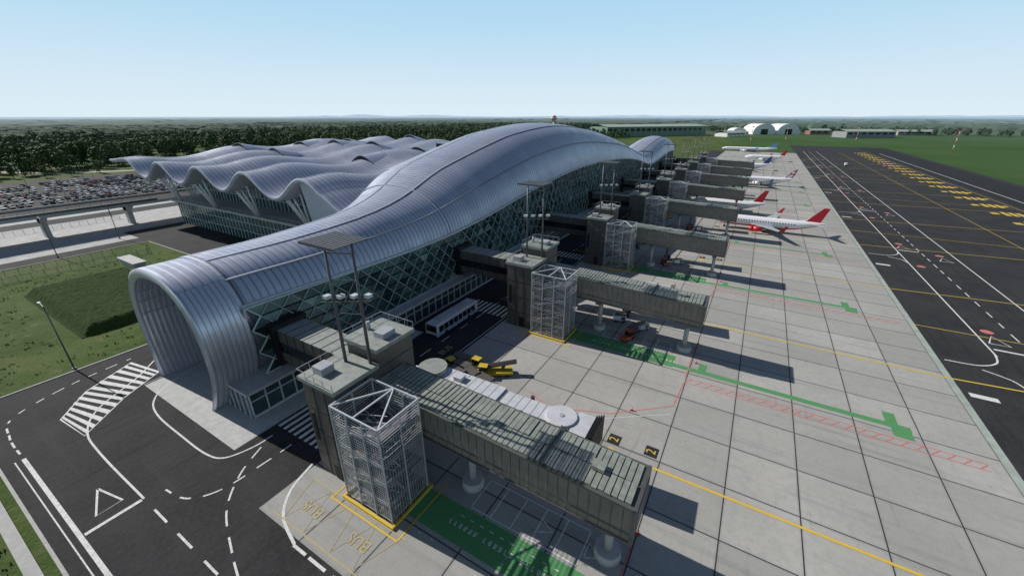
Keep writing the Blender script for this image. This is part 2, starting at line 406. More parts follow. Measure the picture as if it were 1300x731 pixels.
dy=3.3; rows=6
def fp(i,j,off=0):
    y=24.6+dy*(i+(.5 if j%2 else 0)); y=min(max(y,24.6),344)
    zt=zf(y)-.3; zz=4.7+(zt-4.7)*j/rows; x=-57.2+(-58.2+57.2)*(j/rows); return (x+off,y,zz)
NI=int((344-24.6)/dy)
rg=random.Random(5)
for i in range(NI):
    for j in range(rows):
        if j%2==0: tr=[(fp(i,j),fp(i+1,j),fp(i,j+1)),(fp(i+1,j),fp(i+1,j+1),fp(i,j+1))]
        else: tr=[(fp(i,j),fp(i+1,j),fp(i+1,j+1)),(fp(i,j),fp(i+1,j+1),fp(i,j+1))]
        for t in tr:
            tt=[Vector(q) for q in t]; jx=[rg.uniform(-.025,.025) for _ in range(3)]
            b.poly([q+Vector((e,0,0)) for q,e in zip(tt,jx)],rg.choices((0,1,2,3),(6,3,3,.5))[0])
        ww=.17 if i<30 else .16
        for t in tr:
            for q in ((0,1),(1,2),(2,0)):
                a=Vector(t[q[0]]);c=Vector(t[q[1]]); 
                if a.z==c.z and (q!=(0,1)): continue
                lt.beam(a+Vector((.09,0,0)),c+Vector((.09,0,0)),ww,ww)
b.obj('facade_glass',G,T); lt.obj('facade_diagrid',[M['mull']],T)
b=MB()
b.box(-61.8,-55.3,20.6,344,0,4.2,0); b.box(-62,-54.6,20.2,344,4.21,4.65,1)
y=20.6
while y<344: b.box(-55.28,-55.1,y,y+.16,0,4.2,2); y+=2.2
b.box(-55.28,-55.13,20.6,344,.05,.4,2); b.box(-55.28,-55.13,20.6,344,2.7,2.85,2)
x=-61.5
while x<-55.3: b.box(x,x+.14,20.42,20.6,0,4.2,2); x+=1.4
b.obj('ground_floor_storefront',[G[0],M['lightconc'],M['lgrey']],T)
# main hall
def zh(x,y):
    f=y-62; wv=math.cos(2*PI*(x+152.5)/27)
    if x<-206.5: wv=1-.35*ss((-206.5-x)/13)
    amp=3.0*(1-.5*ss(f/60)); base=22.6+3.4*ss(f/80)+1.3*math.sin(2*PI*f/46+x*.05)*ss(f/14)
    wv=max(wv,.0) if x>-92 else wv
    return base+amp*wv-4.5*ss((x+93)/11)
b=MB(); xs=[-221+i*1.5 for i in range(96)]; ys=[62+i*2 for i in range(66)]
b.grid([[(x,y,zh(x,y)) for x in xs] for y in ys]); 
b.obj('hall_roof',[m_roof('hall_roof_metal',(.41,.44,.53),(.46,.49,.58),1.4,.25,.43)],T)
b=MB()
b.grid([[(x,61.9,zh(x,62)+.15) for x in xs],[(x,61.5,zh(x,62)-.5) for x in xs],[(x,62.4,zh(x,62)-1.1) for x in xs],[(x,70,zh(x,62)-1.0) for x in xs]])
b.grid([[(-221,y,zh(-221,y)+.15),(-221.4,y,zh(-221,y)-.4),(-220.5,y,zh(-221,y)-1),(-212,y,zh(-212,y)-1)] for y in ys])
xe_=[-101+i for i in range(22)]
b.grid([[(x,63.2,zh(x,62)-1.05) for x in xe_],[(x,65,11) for x in xe_]],0)
b.obj('hall_roof_edge',[mk('rim_coating',(.48,.50,.58),.45,.1)],T)
b=MB()
for xc in [-206.5+13.5*i for i in range(9)]:
    for a,c in zip(ys,ys[1:]): b.beam((xc,a,zh(xc,a)+.05),(xc,c,zh(xc,c)+.05),.3,.1)
b.obj('hall_roof_seams',[seamM],T)
b=MB()
for xc in (-206.5,-179.5,-152.5,-125.5):
    for yc in (104,134,164,186):
        if random.random()<.15: continue
        L=6; fr=[];
        for i in range(13):
            t=-1+2*i/12; fr.append((xc+L*t,yc,zh(xc+L*t,yc)+1.3*(1-t*t)))
        bt=[(p[0],yc,zh(p[0],yc)-.1) for p in fr]
        b.grid([bt,fr],1,False)
        b.grid([fr,[(p[0],yc+10,zh(p[0],yc+10)-.05) for p in fr]],0)
        for p,q in zip(fr,fr[1:]): b.beam((p[0],yc-.2,p[2]),(q[0],yc-.2,q[2]),.4,.2,0)
for y in (110,150,178):
    p=prof(y)[9]; b.box(p[0]-2.5,p[0]+2.5,y-1.6,y+1.6,p[1]-.6,p[1]+.7,1,0)
b.obj('roof_light',[M['roof'],M['darkglass']],T)
b=MB()
b.box(-198,-80,71,188,0,9.1,0); b.box(-200,-80,69.2,189,9.11,9.8,1); 
b.box(-196,-86,79,186,9.81,20,0)
for i in range(54):
    x=-198+i*2.2; b.box(x,x+.16,70.85,70.99,0,9.1,2)
    if x<-90: b.box(x+1,x+1.2,78.8,78.98,9.82,19.9,2)
for zz in (3,6): b.box(-198,-80,70.8,70.84,zz,zz+.2,2)
for zz in (13,17): b.box(-196,-86,78.75,78.79,zz,zz+.18,2)
for i in range(53):
    y=71+i*2.2; b.box(-198.2,-198.01,y,y+.16,0,9.1,2)
for i in range(24):
    b.beam((-199.6+i*5,69.4,9.8),(-199.6+i*5,69.4,10.9),.07,None,1)
b.beam((-200,69.4,10.9),(-82,69.4,10.9),.07,None,1)
b.obj('hall_walls',[G[0],M['lightconc'],M['mull']],T)
b=MB()
for x0 in (-193,-166,-139,-112):
    for dx in (-5,-1.6,1.6,5):
        zt=zh(x0+dx,62)-.9; b.cyl((x0+dx*.18,70.5,9.8),(x0+dx,66.5,zt),.42,.26,8)
for y0 in (80,110,140,170):
    for dyy in (-4,0,4): b.cyl((-205,y0+dyy*.2,9),(-211,y0+dyy,zh(-211,y0+dyy)-.6),.45,.3,8)
b.obj('v_columns',[M['wht']],T)
# ---------- viaduct ----------
b=MB()
b.box(-223,-207.5,-80,190,7.9,8.9,0,1); b.box(-223.2,-222.8,-80,190,8.91,9.7,0); b.box(-207.8,-207.4,-80,68,8.91,9.7,2)
b.box(-217.5,-213.5,-80,190,6.9,7.89,0)
for y in range(-60,190,24):
    b.box(-217,-214,y-.8,y+.8,0,6.9,0); b.poly([(-221,y-.8,7.88),(-217,y-.8,5.2),(-214,y-.8,5.2),(-210,y-.8,7.88)],0)
    b.poly([(-221,y+.8,7.88),(-210,y+.8,7.88),(-214,y+.8,5.2),(-217,y+.8,5.2)],0); b.poly([(-214,y-.8,5.2),(-214,y+.8,5.2),(-210,y+.8,7.88),(-210,y-.8,7.88)],0)
for y in range(-78,68,3): b.beam((-207.6,y,9.7),(-207.6,y,10.5),.08,None,2)
b.beam((-207.6,-78,10.5),(-207.6,67,10.5),.1,None,2)
b.obj('viaduct',[M['lightconc'],M['asph'],M['steeld']])
# ---------- boarding bridges ----------
tw=MB()
tw.box(-39,-33.5,20,26.2,0,13.2,0); tw.box(-39.3,-33.2,19.7,25.89,13.21,13.7,1); tw.box(-38.8,-33.6,26.21,31.8,0,15.0,0); tw.box(-39.1,-33.3,25.9,32.1,15.01,15.5,1)
for zz in (3.3,6.6,9.9): tw.box(-39.04,-33.46,19.96,26.1,zz,zz+.07,2)
for yy in (22,24): tw.box(-39.05,-33.45,yy,yy+.06,0,13.1,2)
for xx in (-37.2,-35.3): tw.box(xx,xx+.06,19.95,26.1,0,13.1,2)
for zz in (3.3,6.6,9.9,12.8): tw.box(-38.85,-33.55,26.3,31.85,zz,zz+.07,2)
tw.box(-36.2,-35.0,19.9,19.99,.1,2.3,2); tw.box(-38.6,-38.0,19.9,19.99,5,9,2)
tw.box(-38.2,-36.6,21,22.6,13.71,14.6,3); tw.box(-36,-34.4,28,30,15.51,16.2,3); tw.cyl((-38,29,15.5),(-38,29,16.6),.25,.25,10,3)
for (x0,y0,x1,y1,zb) in ((-39.2,19.8,-33.3,19.8,13.7),(-39.2,19.8,-39.2,25.8,13.7),(-39,32,-33.4,32,15.5),(-39,26,-39,32,15.5)):
    for t in range(5): tw.beam((x0+(x1-x0)*t/4,y0+(y1-y0)*t/4,zb),(x0+(x1-x0)*t/4,y0+(y1-y0)*t/4,zb+.9),.05,None,3)
    tw.beam((x0,y0,zb+.9),(x1,y1,zb+.9),.05,None,3)
tw.box(-56.6,-39,27.0,31.4,6.0,11.2,0,1)
for xx in range(-56,-39,2): tw.box(xx,xx+.07,26.95,31.45,6.01,11.25,2)
tw.box(-56.6,-39,26.93,26.94,7.6,9.2,4)
for i in range(5): tw.box(-57.8+i*.35,-57.6+i*.35,26.5,31.9,5.2,11.9,2)
tw.box(-57.9,-56.3,26.7,31.7,5.5,11.6,2)
twm=tw.mesh('tower',[M['clad'],M['cap'],M['dark'],M['mgrey'],M['darkglass']])
tn=MB()
def sl(x): return -(x+33.5)/30.5*1.0
xs_=[-33.4+i*.6 for i in range(51)]
def seg(x0,x1,y0,y1,z0,z1,m):
    n=len(tn.v); a0=sl(x0);a1=sl(x1)
    tn.v+=[(x0,y0,z0+a0),(x1,y0,z0+a1),(x1,y1,z0+a1),(x0,y1,z0+a0),(x0,y0,z1+a0),(x1,y0,z1+a1),(x1,y1,z1+a1),(x0,y1,z1+a0)]
    for q in [(0,3,2,1),(4,5,6,7),(0,1,5,4),(1,2,6,5),(2,3,7,6),(3,0,4,7)]: tn.f.append(tuple(n+k for k in q)); tn.m.append(m); tn.s.append(False)
seg(-33.4,-3.2,25,30,7.5,11.3,0)
seg(-33.4,-3.0,24.85,30.15,7.3,7.49,3); seg(-33.4,-3.0,24.8,30.2,11.31,11.5,5)
for i,x in enumerate(xs_[:-1]):
    dd=.42 if i<20 else .5
    seg(x,x+dd,25.1+random.uniform(0,.1),27.3,11.52,11.6+.12*random.random(),1); seg(x,x+dd,27.4,29.9-random.uniform(0,.1),11.52,11.6+.12*random.random(),1)
for i in range(31):
    x=-33+i*1.0; seg(x,x+.06,24.95,24.99,7.5,11.3,2); seg(x,x+.06,30.01,30.05,7.5,11.3,2)
seg(-33.4,-3.3,24.9,24.94,8.3,8.4,2); seg(-33.4,-3.3,24.86,24.99,11.15,11.3,0)
seg(-3.19,-2.9,24.8,30.2,7.3,11.55,2); seg(-2.89,-2.85,25.6,29.4,7.8,11.0,3)
seg(-12,-11.8,24.8,30.2,11.75,11.9,5); seg(-7.6,-6.4,26.8,27.8,11.75,12.1,1)
for x in (-21.6,-5.3):
    tn.cyl((x,27.5,0),(x,27.5,1.1),1.35,1.25,20,4); tn.cyl((x,27.5,1.1),(x,27.5,6.7+sl(x)),.42,.42,14,4); tn.box(x-.5,x+.5,25.2,29.8,6.7+sl(x),7.25+sl(x),3)
tnm=tn.mesh('fixed_tunnel',[M['clad2'],M['slat'],M['steeld'],M['steeld'],M['lightconc'],M['slat2']])
mv=MB()
mv.cyl((0,0,0),(0,0,4.4),.55,.55,14,0); mv.cyl((0,0,4.4),(0,0,7.9),1.9,1.9,20,0); mv.cyl((0,0,7.9),(0,0,8.1),2.0,2.0,20,5)
mv.box(-2.5,-.5,-2.2,-.5,4.8,7.7,0)
mv.box(1.5,11,-1.5,1.5,4.7,7.5,0); mv.box(11.01,18,-1.3,1.3,4.9,7.3,0)
for i in range(9): mv.box(1.8+i*1.15,1.86+i*1.15,-1.54,1.54,4.7,7.53,4)
for i in range(6): mv.box(11.4+i*1.1,11.46+i*1.1,-1.34,1.34,4.9,7.33,4)
mv.box(2,10.9,-1.55,-1.51,5.6,6.6,2); mv.box(11.2,17,-1.35,-1.31,5.7,6.6,2); mv.box(4,5.2,-.6,.6,7.57,8.1,0)
mv.cyl((19.4,0,4.6),(19.4,0,7.6),1.9,1.9,24,0); mv.cyl((19.4,0,7.6),(19.4,0,7.72),1.95,1.8,24,0); mv.cyl((19.4,0,7.72),(19.4,0,7.8),.3,.3,12,4)
mv.box(21.0,23,-1.9,1.9,4.7,7.5,0); 
for i in range(4): mv.box(23.01+i*.25,23.15+i*.25,-2.0-.05*i,2.0+.05*i,4.5,7.7+.1*i,2)
for s in (-1,1): mv.box(14.6,15,s*1.6-.15,s*1.6+.15,.8,7.6,1); mv.cyl((14.4,s*1.6,.5),(14.4,s*1.2,.5),.5,.5,12,2); mv.cyl((15.4,s*1.6,.5),(15.4,s*1.2,.5),.5,.5,12,2)
mv.box(14.4,15.2,-1.4,1.4,.7,1.0,1)
for i in range(12): mv.box(17.2+i*.2,17.4+i*.2,1.6,2.6,i*.38,i*.38+.06,1)
mv.beam((17.2,2.6,1),(19.6,2.6,5.6),.06,None,1); mv.beam((17.2,2.6,0),(19.6,2.6,4.6),.08,.2,1)
mvm=mv.mesh('movable_tunnel',[M['lgrey'],M['steeld'],M['dark'],M['wht'],M['mgrey'],M['cap']])
st=MB()
X0,X1,Y0,Y1,H=-32.9,-25.9,18.9,24.4,12.8
for x in (X0,(X0*2+X1)/3,(X0+X1*2)/3,X1):
    for y in (Y0,(Y0+Y1)/2,Y1):
        if x in (X0,X1) or y in (Y0,Y1): st.beam((x,y,0),(x,y,H),.14,.14)
zz=.6
while zz<H:
    t=.09 if int(zz*10)%26<7 else .04
    for y in (Y0,Y1): st.beam((X0,y,zz),(X1,y,zz),t)
    for x in (X0,X1): st.beam((x,Y0,zz),(x,Y1,zz),t)
    zz+=.35
n=20
for i in range(n):
    x=X0+(X1-X0)*i/n
    for y in (Y0,Y1): st.beam((x,y,0),(x,y,H-1.3),.03)
for i in range(16):
    y=Y0+(Y1-Y0)*i/16
    for x in (X0,X1): st.beam((x,y,0),(x,y,H-1.3),.03)
lv=0; side=0
while lv<11:
    ya,yb_=(Y0+.3,Y0+2.4) if side==0 else (Y1-2.4,Y1-.3)
    xa,xb=(X0+1.3,X1-1.3) if side==0 else (X1-1.3,X0+1.3)
    for i in range(8):
        t=(i+.5)/8; xx=xa+(xb-xa)*t; st.box(xx-.25,xx+.25,ya,yb_,lv+1.6*t-.04,lv+1.6*t,1)
    for yy in (ya,yb_):
        st.beam((xa,yy,lv),(xb,yy,lv+1.6),.08,.25); st.beam((xa,yy,lv+1),(xb,yy,lv+2.6),.05)
    xl=X1-1.2 if side==0 else X0+.1
    st.box(xl,xl+1.1,Y0+.2,Y1-.2,lv+1.55,lv+1.62,1)
    lv+=1.6; side=1-side
for (p,q) in (((X0,Y0),(X1,Y0)),((X1,Y0),(X1,Y1)),((X1,Y1),(X0,Y1)),((X0,Y1),(X0,Y0)),((X0,Y0),((X0+X1)/2,Y1)),(((X0+X1)/2,Y1),(X1,Y0)),(((X0+X1)/2,Y0),((X0+X1)/2,Y1))):
    st.beam((p[0],p[1],H),(q[0],q[1],H),.14,.16,2)
for (x0,x1,y0,y1) in ((X0-.45,X1+.45,Y0-.5,Y0-.2),(X0-.45,X1+.45,Y1+.2,Y1+.45),(X0-.45,X0-.2,Y0-.19,Y1+.19),(X1+.2,X1+.45,Y0-.19,Y1+.19)):
    st.box(x0,x1,y0,y1,0,.35,3)
stm=st.mesh('stair_tower',[M['steel'],M['steeld'],M['lgrey'],M['yellow']])
fl=MB()
for (x,y) in ((-37.0,24.4),(-34.2,25.6)): fl.cyl((x,y,13.5),(x,y,28.3),.2,.14,8,0)
fl.beam((-38.3,22.6,28.35),(-33.2,22.6,28.35),.2);fl.beam((-38.3,26.8,28.35),(-33.2,26.8,28.35),.2)
for i in range(10): fl.box(-38.3+i*.55,-37.95+i*.55,22.5,26.9,28.46,28.52,0)
fl.beam((-37,24.4,27),(-34.2,25.6,27),.12)
for zz in (16,20,24): fl.beam((-37,24.4,zz),(-34.2,25.6,zz),.07)
for i in range(4):
    x=-37.2+i*1.2; y=23.6+i*.8
    fl.beam((x,y,22.2),(x+.1,y,21.4),.08); fl.box(x-.1,x+.55,y-.3,y+.4,22.1,22.45,1)
fl.beam((-37.7,23.2,21.6),(-33.2,26.2,21.6),.1)
flm=fl.mesh('floodlight_mast',[M['steeld'],M['lgrey']])
for k in range(8):
    o=44.1*k
    E=empty('boarding_bridge',(0,o,0))
    for nm,me in (('tower',twm),('fixed_tunnel',tnm)): link(D.objects.new(nm,me),E)
    q=D.objects.new('movable_tunnel',mvm); q.location=(-33.5,35,0); q.rotation_euler=(0,0,R((1,6,2,5,3,6,2,4)[k])); link(q,E)
    q=D.objects.new('stair_tower',stm); q.location=(0,o,0); link(q)
    q=D.objects.new('floodlight_mast',flm); q.location=(0,o,0); link(q)
# ---------- airliners ----------
paint={'white':mk('aircraft_white',(.78,.78,.79),.25,0,.03,.5,.5),'red':mk('aircraft_red',(.55,.02,.025),.3,0,.05),'navy':mk('aircraft_navy',(.03,.06,.25),.3,0,.05),'grey':mk('aircraft_grey',(.4,.42,.45),.35),'lb':mk('aircraft_light_blue',(.15,.3,.55),.3)}
t=NT('checker_tail'); ck=t.N('ShaderNodeTexChecker'); ck.inputs['Scale'].default_value=.7; ck.inputs['Color1'].default_value=(.5,.04,.05,1); ck.inputs['Color2'].default_value=(.75,.75,.77,1)
mp=t.N('ShaderNodeMapping'); mp.inputs['Rotation'].default_value=(0,R(30),0); mp.inputs['Location'].default_value=(0,.5,0); t.L(t.geo.outputs['Position'],mp.inputs['Vector']); t.L(mp.outputs[0],ck.inputs['Vector'])
t.col(t.mix(t.ramp(t.noise(.3,1),.62,.64),ck.outputs[0],(.04,.1,.4))); t.rgh(.3); paint['check']=t.m
def airliner(fin,eng,belly,L=37,loc=(0,0,0),name='airliner'):
    b=MB(); Rf=1.95; zc=3.3; n=20
    st_=[(0,.05,-.35),(.5,.55,-.3),(1.3,1.0,-.2),(2.8,1.5,-.08),(5,1.88,0),(7,1.95,0),(L*.66,1.95,0),(L*.76,1.75,.2),(L*.86,1.2,.7),(L*.94,.7,1.15),(L,.15,1.5)]
    rows=[]
    for x,r_,dz in st_: rows.append([(x,r_*math.sin(2*PI*i/n),zc+dz+r_*math.cos(2*PI*i/n)) for i in range(n)])
    b.grid(rows,0,True,True,mf=lambda i,j:(3 if 7<=j<=12 and i>2 else 0))
    for s in (-1,1):
        for i in range(int(L*.62/.9)):
            x=6+i*.9; yy=s*1.96; b.poly([(x,yy,zc+.35),(x+.45,yy,zc+.35),(x+.45,yy-s*.07,zc+.75),(x,yy-s*.07,zc+.75)],4)
        b.poly([(1.6,s*.35,zc+.75),(2.4,s*1.05,zc+.7),(2.8,s*1.25,zc+1.05),(2.3,s*.35,zc+1.12)],4)
        r0=[(L*.36,s*1.6,2.6),(L*.56,s*1.6,2.6)];r1=[(L*.46,s*6,2.95),(L*.575,s*6,2.95)];r2=[(L*.60,s*17,4.1),(L*.645,s*17,4.1)]
        for (A,B),(C,D_) in ((r0,r1),(r1,r2)):
            t0=.35 if A[1]*s<3 else .22
            for zs in (.5,-.5):
                b.poly([(A[0]+.3,A[1],A[2]+t0*zs),(B[0],B[1],B[2]),(D_[0],D_[1],D_[2]),(C[0]+.2,C[1],C[2]+t0*zs*.6)],1,True)
            b.poly([(A[0]+.3,A[1],A[2]+t0*.5),(A[0]-.1,A[1],A[2]),(C[0]-.05,C[1],C[2]),(C[0]+.2,C[1],C[2]+t0*.3)],1); b.poly([(A[0]+.3,A[1],A[2]-t0*.5),(A[0]-.1,A[1],A[2]),(C[0]-.05,C[1],C[2]),(C[0]+.2,C[1],C[2]-t0*.3)],1)
        b.poly([(L*.60,s*17,4.1),(L*.645,s*17,4.1),(L*.67,s*17.4,6.2),(L*.65,s*17.4,6.2)],2)
        b.cyl((L*.36,s*5.8,1.75),(L*.40,s*5.8,1.75),.85,1.05,16,5); b.cyl((L*.40,s*5.8,1.75),(L*.48,s*5.8,1.8),1.05,.7,16,5); b.cyl((L*.48,s*5.8,1.8),(L*.505,s*5.8,1.8),.45,.2,12,1); b.cyl((L*.357,s*5.8,1.75),(L*.3575,s*5.8,1.75),.78,.78,16,4)
        b.beam((L*.42,s*5.8,2.6),(L*.5,s*5.8,2.8),.3,.5,1)
        b.poly([(L*.87,s*.5,zc+1.1),(L*.955,s*.5,zc+1.2),(L*.995,s*6,zc+1.7),(L*.955,s*6,zc+1.7)],1); 
        b.cyl((L*.5,s*2.8,.55),(L*.5,s*3.5,.55),.55,.55,12,4); b.cyl((L*.5,s*2.9,.55),(L*.5,s*2.7,2.6),.14,.14,8,1)
    for s in (-.12,.12): b.poly([(L*.83,s,zc+1.75),(L*.955,s*.6,zc+1.5),(L*1.005,s*.3,zc+7.0),(L*.955,s*.3,zc+7.0)],2)
    b.poly([(L*.76,0,zc+1.8),(L*.83,-.12,zc+1.75),(L*.895,0,zc+4.3),(L*.845,0,zc+2.6)],0)
    b.poly([(L*.83,-.12,zc+1.75),(L*.83,.12,zc+1.75),(L*.955,.04,zc+7.0),(L*.955,-.04,zc+7.0)],2)
    b.cyl((4.4,-.3,.4),(4.4,.3,.4),.4,.4,12,4); b.cyl((4.4,0,.4),(4.4,0,2),.12,.12,8,1)
    b.obj(name,[paint['white'],paint['grey'],fin,belly,M['darkglass'],eng],None,loc)
airliner(paint['red'],paint['red'],paint['red'],36,(-11.5,177,0))
airliner(paint['red'],paint['red'],paint['white'],31,(-25,209,0))
airliner(paint['check'],paint['white'],paint['white'],35,(-14,305.3,0))
airliner(paint['navy'],paint['white'],paint['grey'],35,(-27,393,0))
airliner(paint['red'],paint['white'],paint['white'],35,(-14,481,0))
airliner(paint['lb'],paint['white'],paint['grey'],60,(-45,600,0))
# ---------- vehicles ----------
def wheel(b,x,y,r,m,w=.3): b.cyl((x,y-w/2,r),(x,y+w/2,r),r,r,14,m)
b=MB()
Lb=13.5
prof_=[(-1.45,.45),(1.45,.45),(1.5,1.2),(1.45,2.7),(1.25,3.0),(-1.25,3.0),(-1.45,2.7),(-1.5,1.2)]
b.grid([[(x,y,z) for x,z in prof_] for y in (0,.25,Lb-.25,Lb)],0,False,True)
b.poly([(x,0,z) for x,z in prof_],0); b.poly([(x,Lb,z) for x,z in prof_][::-1],0)
for s in (-1,1):
    y=.6
    while y<Lb-1: b.poly([(s*1.52,y,1.25),(s*1.52,y+1.35,1.25),(s*1.49,y+1.35,2.5),(s*1.49,y,2.5)],1); y+=1.5
    b.box(s*1.5-.02 if s>0 else -1.53,1.53 if s>0 else s*1.5+.02,.4,Lb-.4,.6,1.15,2)
    for y in (2.6,10.2): b.cyl((s*1.2,y,.5),(s*1.56,y,.5),.5,.5,16,3)
    for y in (4.5,8.2): b.box(s*1.535-.005,s*1.535+.005,y,y+.06,.5,2.6,3)
b.poly([(-1.3,-.02,1.3),(1.3,-.02,1.3),(1.2,-.02,2.7),(-1.2,-.02,2.7)],1); b.box(-1.2,1.2,-.06,-.01,.5,.75,3)
b.box(-.9,.9,2,5,3.01,3.3,4); b.box(-.9,.9,8,11,3.01,3.25,4); b.box(-.3,.3,5.5,7.5,3.01,3.1,4)
b.obj('apron_bus',[M['lgrey'],M['darkglass'],mk('bus_blue',(.2,.32,.48),.35),M['dark'],M['steel']],None,(-48.6,51.3,.01))
def dolly(x,y,rz,full=True):
    b=MB(); b.box(-1.5,1.5,-.8,.8,.45,.6,0)
    for sx in (-1.1,1.1):
        for sy in (-.7,.7): wheel(b,sx,sy,.25,2,.15)
    b.beam((1.5,0,.5),(2.4,0,.35),.08,.08,1)
    for sx in (-1.45,1.45): 
        for sy in (-.75,.75): b.beam((sx,sy,.6),(sx,sy,1.7),.07,.07,1)
    b.box(-1.5,1.5,-.8,.8,1.7,1.76,1)
    if full:
        for i in range(6): 
            xx=-1.2+i*.42; b.box(xx,xx+.35,-.6,.1+.3*random.random(),.61,1+.5*random.random(),3+i%2)
    b.obj('baggage_cart',[M['steeld'],M['clad'],M['dark'],M['clad2'],M['dark']],None,(x,y,.02),rz)
def tug(x,y,rz,mat):
    b=MB(); b.box(-1.4,-.1,-.65,.65,.41,.95,0); b.box(-.09,1.4,-.65,.65,.41,.75,0); b.box(-1.5,1.5,-.7,.7,.28,.4,1)
    for sx in (-1.0,1.0):
        for sy in (-.6,.6): wheel(b,sx,sy,.32,2,.22)
    for sx in (-.05,1.2):
        for sy in (-.55,.55): b.beam((sx,sy,.8),(sx,sy,1.85),.06,.06,1)
    b.box(-.2,1.3,-.62,.62,1.85,1.92,0); b.box(.4,.9,-.5,.5,.76,1.25,2); b.poly([(-.12,-.55,.96),(-.12,.55,.96),(-.05,.55,1.8),(-.05,-.55,1.8)],3)
    b.obj('baggage_tractor',[mat,M['steeld'],M['dark'],M['darkglass']],None,(x,y,.02),rz)
my=mk('machine_yellow',(.55,.38,.03),.45,0,.15); mo=mk('machine_orange',(.5,.08,.03),.45,0,.15)
def gpu(x,y,rz,mat):
    b=MB(); b.box(-1.3,1.3,-.75,.75,.45,1.45,0); b.box(-1.2,1.2,-.68,.68,1.46,1.55,1); b.box(.3,1.1,-.78,-.751,.6,1.3,1)
    for sx in (-.85,.85):
        for sy in (-.62,.62): wheel(b,sx,sy,.28,2,.18)
    b.beam((1.3,0,.5),(2.3,0,.3),.08,.08,1); b.cyl((-.7,0,1.5),(-.7,0,1.9),.09,.09,8,1)
    b.obj('ground_power_unit',[mat,M['steeld'],M['dark']],None,(x,y,.02),rz)
def loader(x,y,rz):
    b=MB(); b.box(-3.2,3.2,-1,1,.45,.85,0); b.box(-3.2,-1.6,-1,-.1,.86,1.3,0)
    for sx in (-2.2,2.2):
        for sy in (-.85,.85): wheel(b,sx,sy,.38,2,.25)
    b.beam((-3.6,.4,1.0),(3.9,.4,2.1),1.0,.3,1); b.beam((-3.6,.4,1.2),(3.9,.4,2.3),.8,.06,2); b.beam((1.5,.4,.8),(2.0,.4,1.8),.15,.5,1)
    for sx in (-3.0,-1.8): b.beam((sx,-.9,1.2),(sx,-.9,2.1),.06,None,1)
    b.beam((-3,-.9,2.1),(-1.8,-.9,2.1),.06,None,1); b.box(-2.5,-2,-.85,-.3,1.31,1.75,2)
    b.obj('belt_loader',[my,M['steeld'],M['dark']],None,(x,y,.02),rz)
tug(-39.4,45.2,R(-10),my); dolly(-36.4,45.2,R(175)); dolly(-36.2,43.2,R(170)); dolly(-39.5,43,R(185)); dolly(-33.6,44.2,R(160)); tug(-33.4,46,R(20),my); dolly(-31,43.8,R(172)); dolly(-38,47,R(180)); tug(-35.6,47.4,R(0),my); loader(-31.5,47.2,R(35)); tug(-39.2,41.2,R(5),my); dolly(-35.8,41.0,R(178)); dolly(-29.5,41.5,R(150))
tug(-15.4,70,R(70),mo); dolly(-15,73,R(80)); gpu(-19,77,R(20),M['wht']); gpu(-14,75.5,R(50),M['lgrey']); gpu(-22,38.2,R(10),M['wht'])
for k in range(2,7): 
    o=44.1*k; tug(-34,44+o,R(20),my); dolly(-37,44+o,R(190)); dolly(-30,42+o,R(190)); gpu(-15,33+o,R(40),M['wht']); tug(-18,30+o,R(120),mo); loader(-30,47+o,R(50))
for k in range(6):
    for i,(x,y) in enumerate(((-24,33.5),(-3.2,31.2),(-2.6,24),(-9,50),(-22,31))):
        b=MB(); b.box(-.2,.2,-.2,.2,0,.04,0); b.cyl((0,0,.04),(0,0,.6),.16,.03,10,0); b.cyl((0,0,.3),(0,0,.4),.115,.09,10,1)
        b.obj('traffic_cone',[mo,M['wht']],None,(x,y+44.1*k,.03))
def car_mesh(mat,name):
    b=MB(); P=[(-2.2,.35),(2.15,.35),(2.2,.75),(1.3,.92),(.6,1.42),(-1.2,1.45),(-1.9,.98),(-2.2,.9)]
    l=[(x,-.86 if z<1 else -.66,z) for x,z in P]; r_=[(x,.86 if z<1 else .66,z) for x,z in P]
    b.grid([l,r_],0,False,True,mf=lambda i,j:(1 if j in(3,5) else 0)); b.poly(l,0); b.poly(r_[::-1],0)
    for s in (-1,1): b.poly([(1.1,s*.85,.97),(.55,s*.70,1.36),(-1.15,s*.70,1.38),(-1.7,s*.85,.99)],1)
    for x in (-1.35,1.35):
        for s in (-1,1): b.cyl((x,s*.65,.32),(x,s*.9,.32),.32,.32,12,2)
    return b.mesh(name,[mat,M['darkglass'],M['dark']])
cms=[car_mesh(mk('car_paint_%d'%i,c,.3,.2,.03),'car_body') for i,c in enumerate([(.6,.6,.6),(.4,.41,.42),(.06,.06,.065),(.02,.02,.022),(.2,.04,.035),(.05,.08,.16),(.7,.7,.7),(.25,.25,.26)])]
for r_ in range(9):
    x=-300-r_*11.5-(r_%2)*(-1.5)
    for i in range(34):
        if random.random()<.2: continue
        y=40+i*2.7
        q=D.objects.new('parked_car',random.choices(cms,(4,4,4,4,1,1,3,4))[0]); q.location=(x+random.uniform(-.3,.3),y,.02); q.rotation_euler=(0,0,R(random.choice((0,180))+random.uniform(-2,2))); link(q)
lm=MB(); lm.cyl((0,0,0),(0,0,12),.13,.07,8,0); lm.beam((0,0,12),(-1.6,0,12.25),.08,.08,0); lm.box(-2.3,-1.4,-.17,.17,12.15,12.3,0); lm.cyl((0,0,0),(0,0,.4),.25,.25,8,0)
lmm=lm.mesh('street_lamp',[M['steeld']])
for x,y in [(-93.8,11.7),(-95,-18),(-180,0),(-180,30),(-190,48),(-237,20),(-237,60),(-237,100),(-260,0),(-270,120),(-300,150),(-330,150),(-290,60),(-290,90),(-237,-20),(-237,140),(-320,80),(-350,110),(-380,90),(-355,60)]:
    q=D.objects.new('street_lamp',lmm); q.location=(x-.4,y,0); link(q)
b=MB(); rows=[]
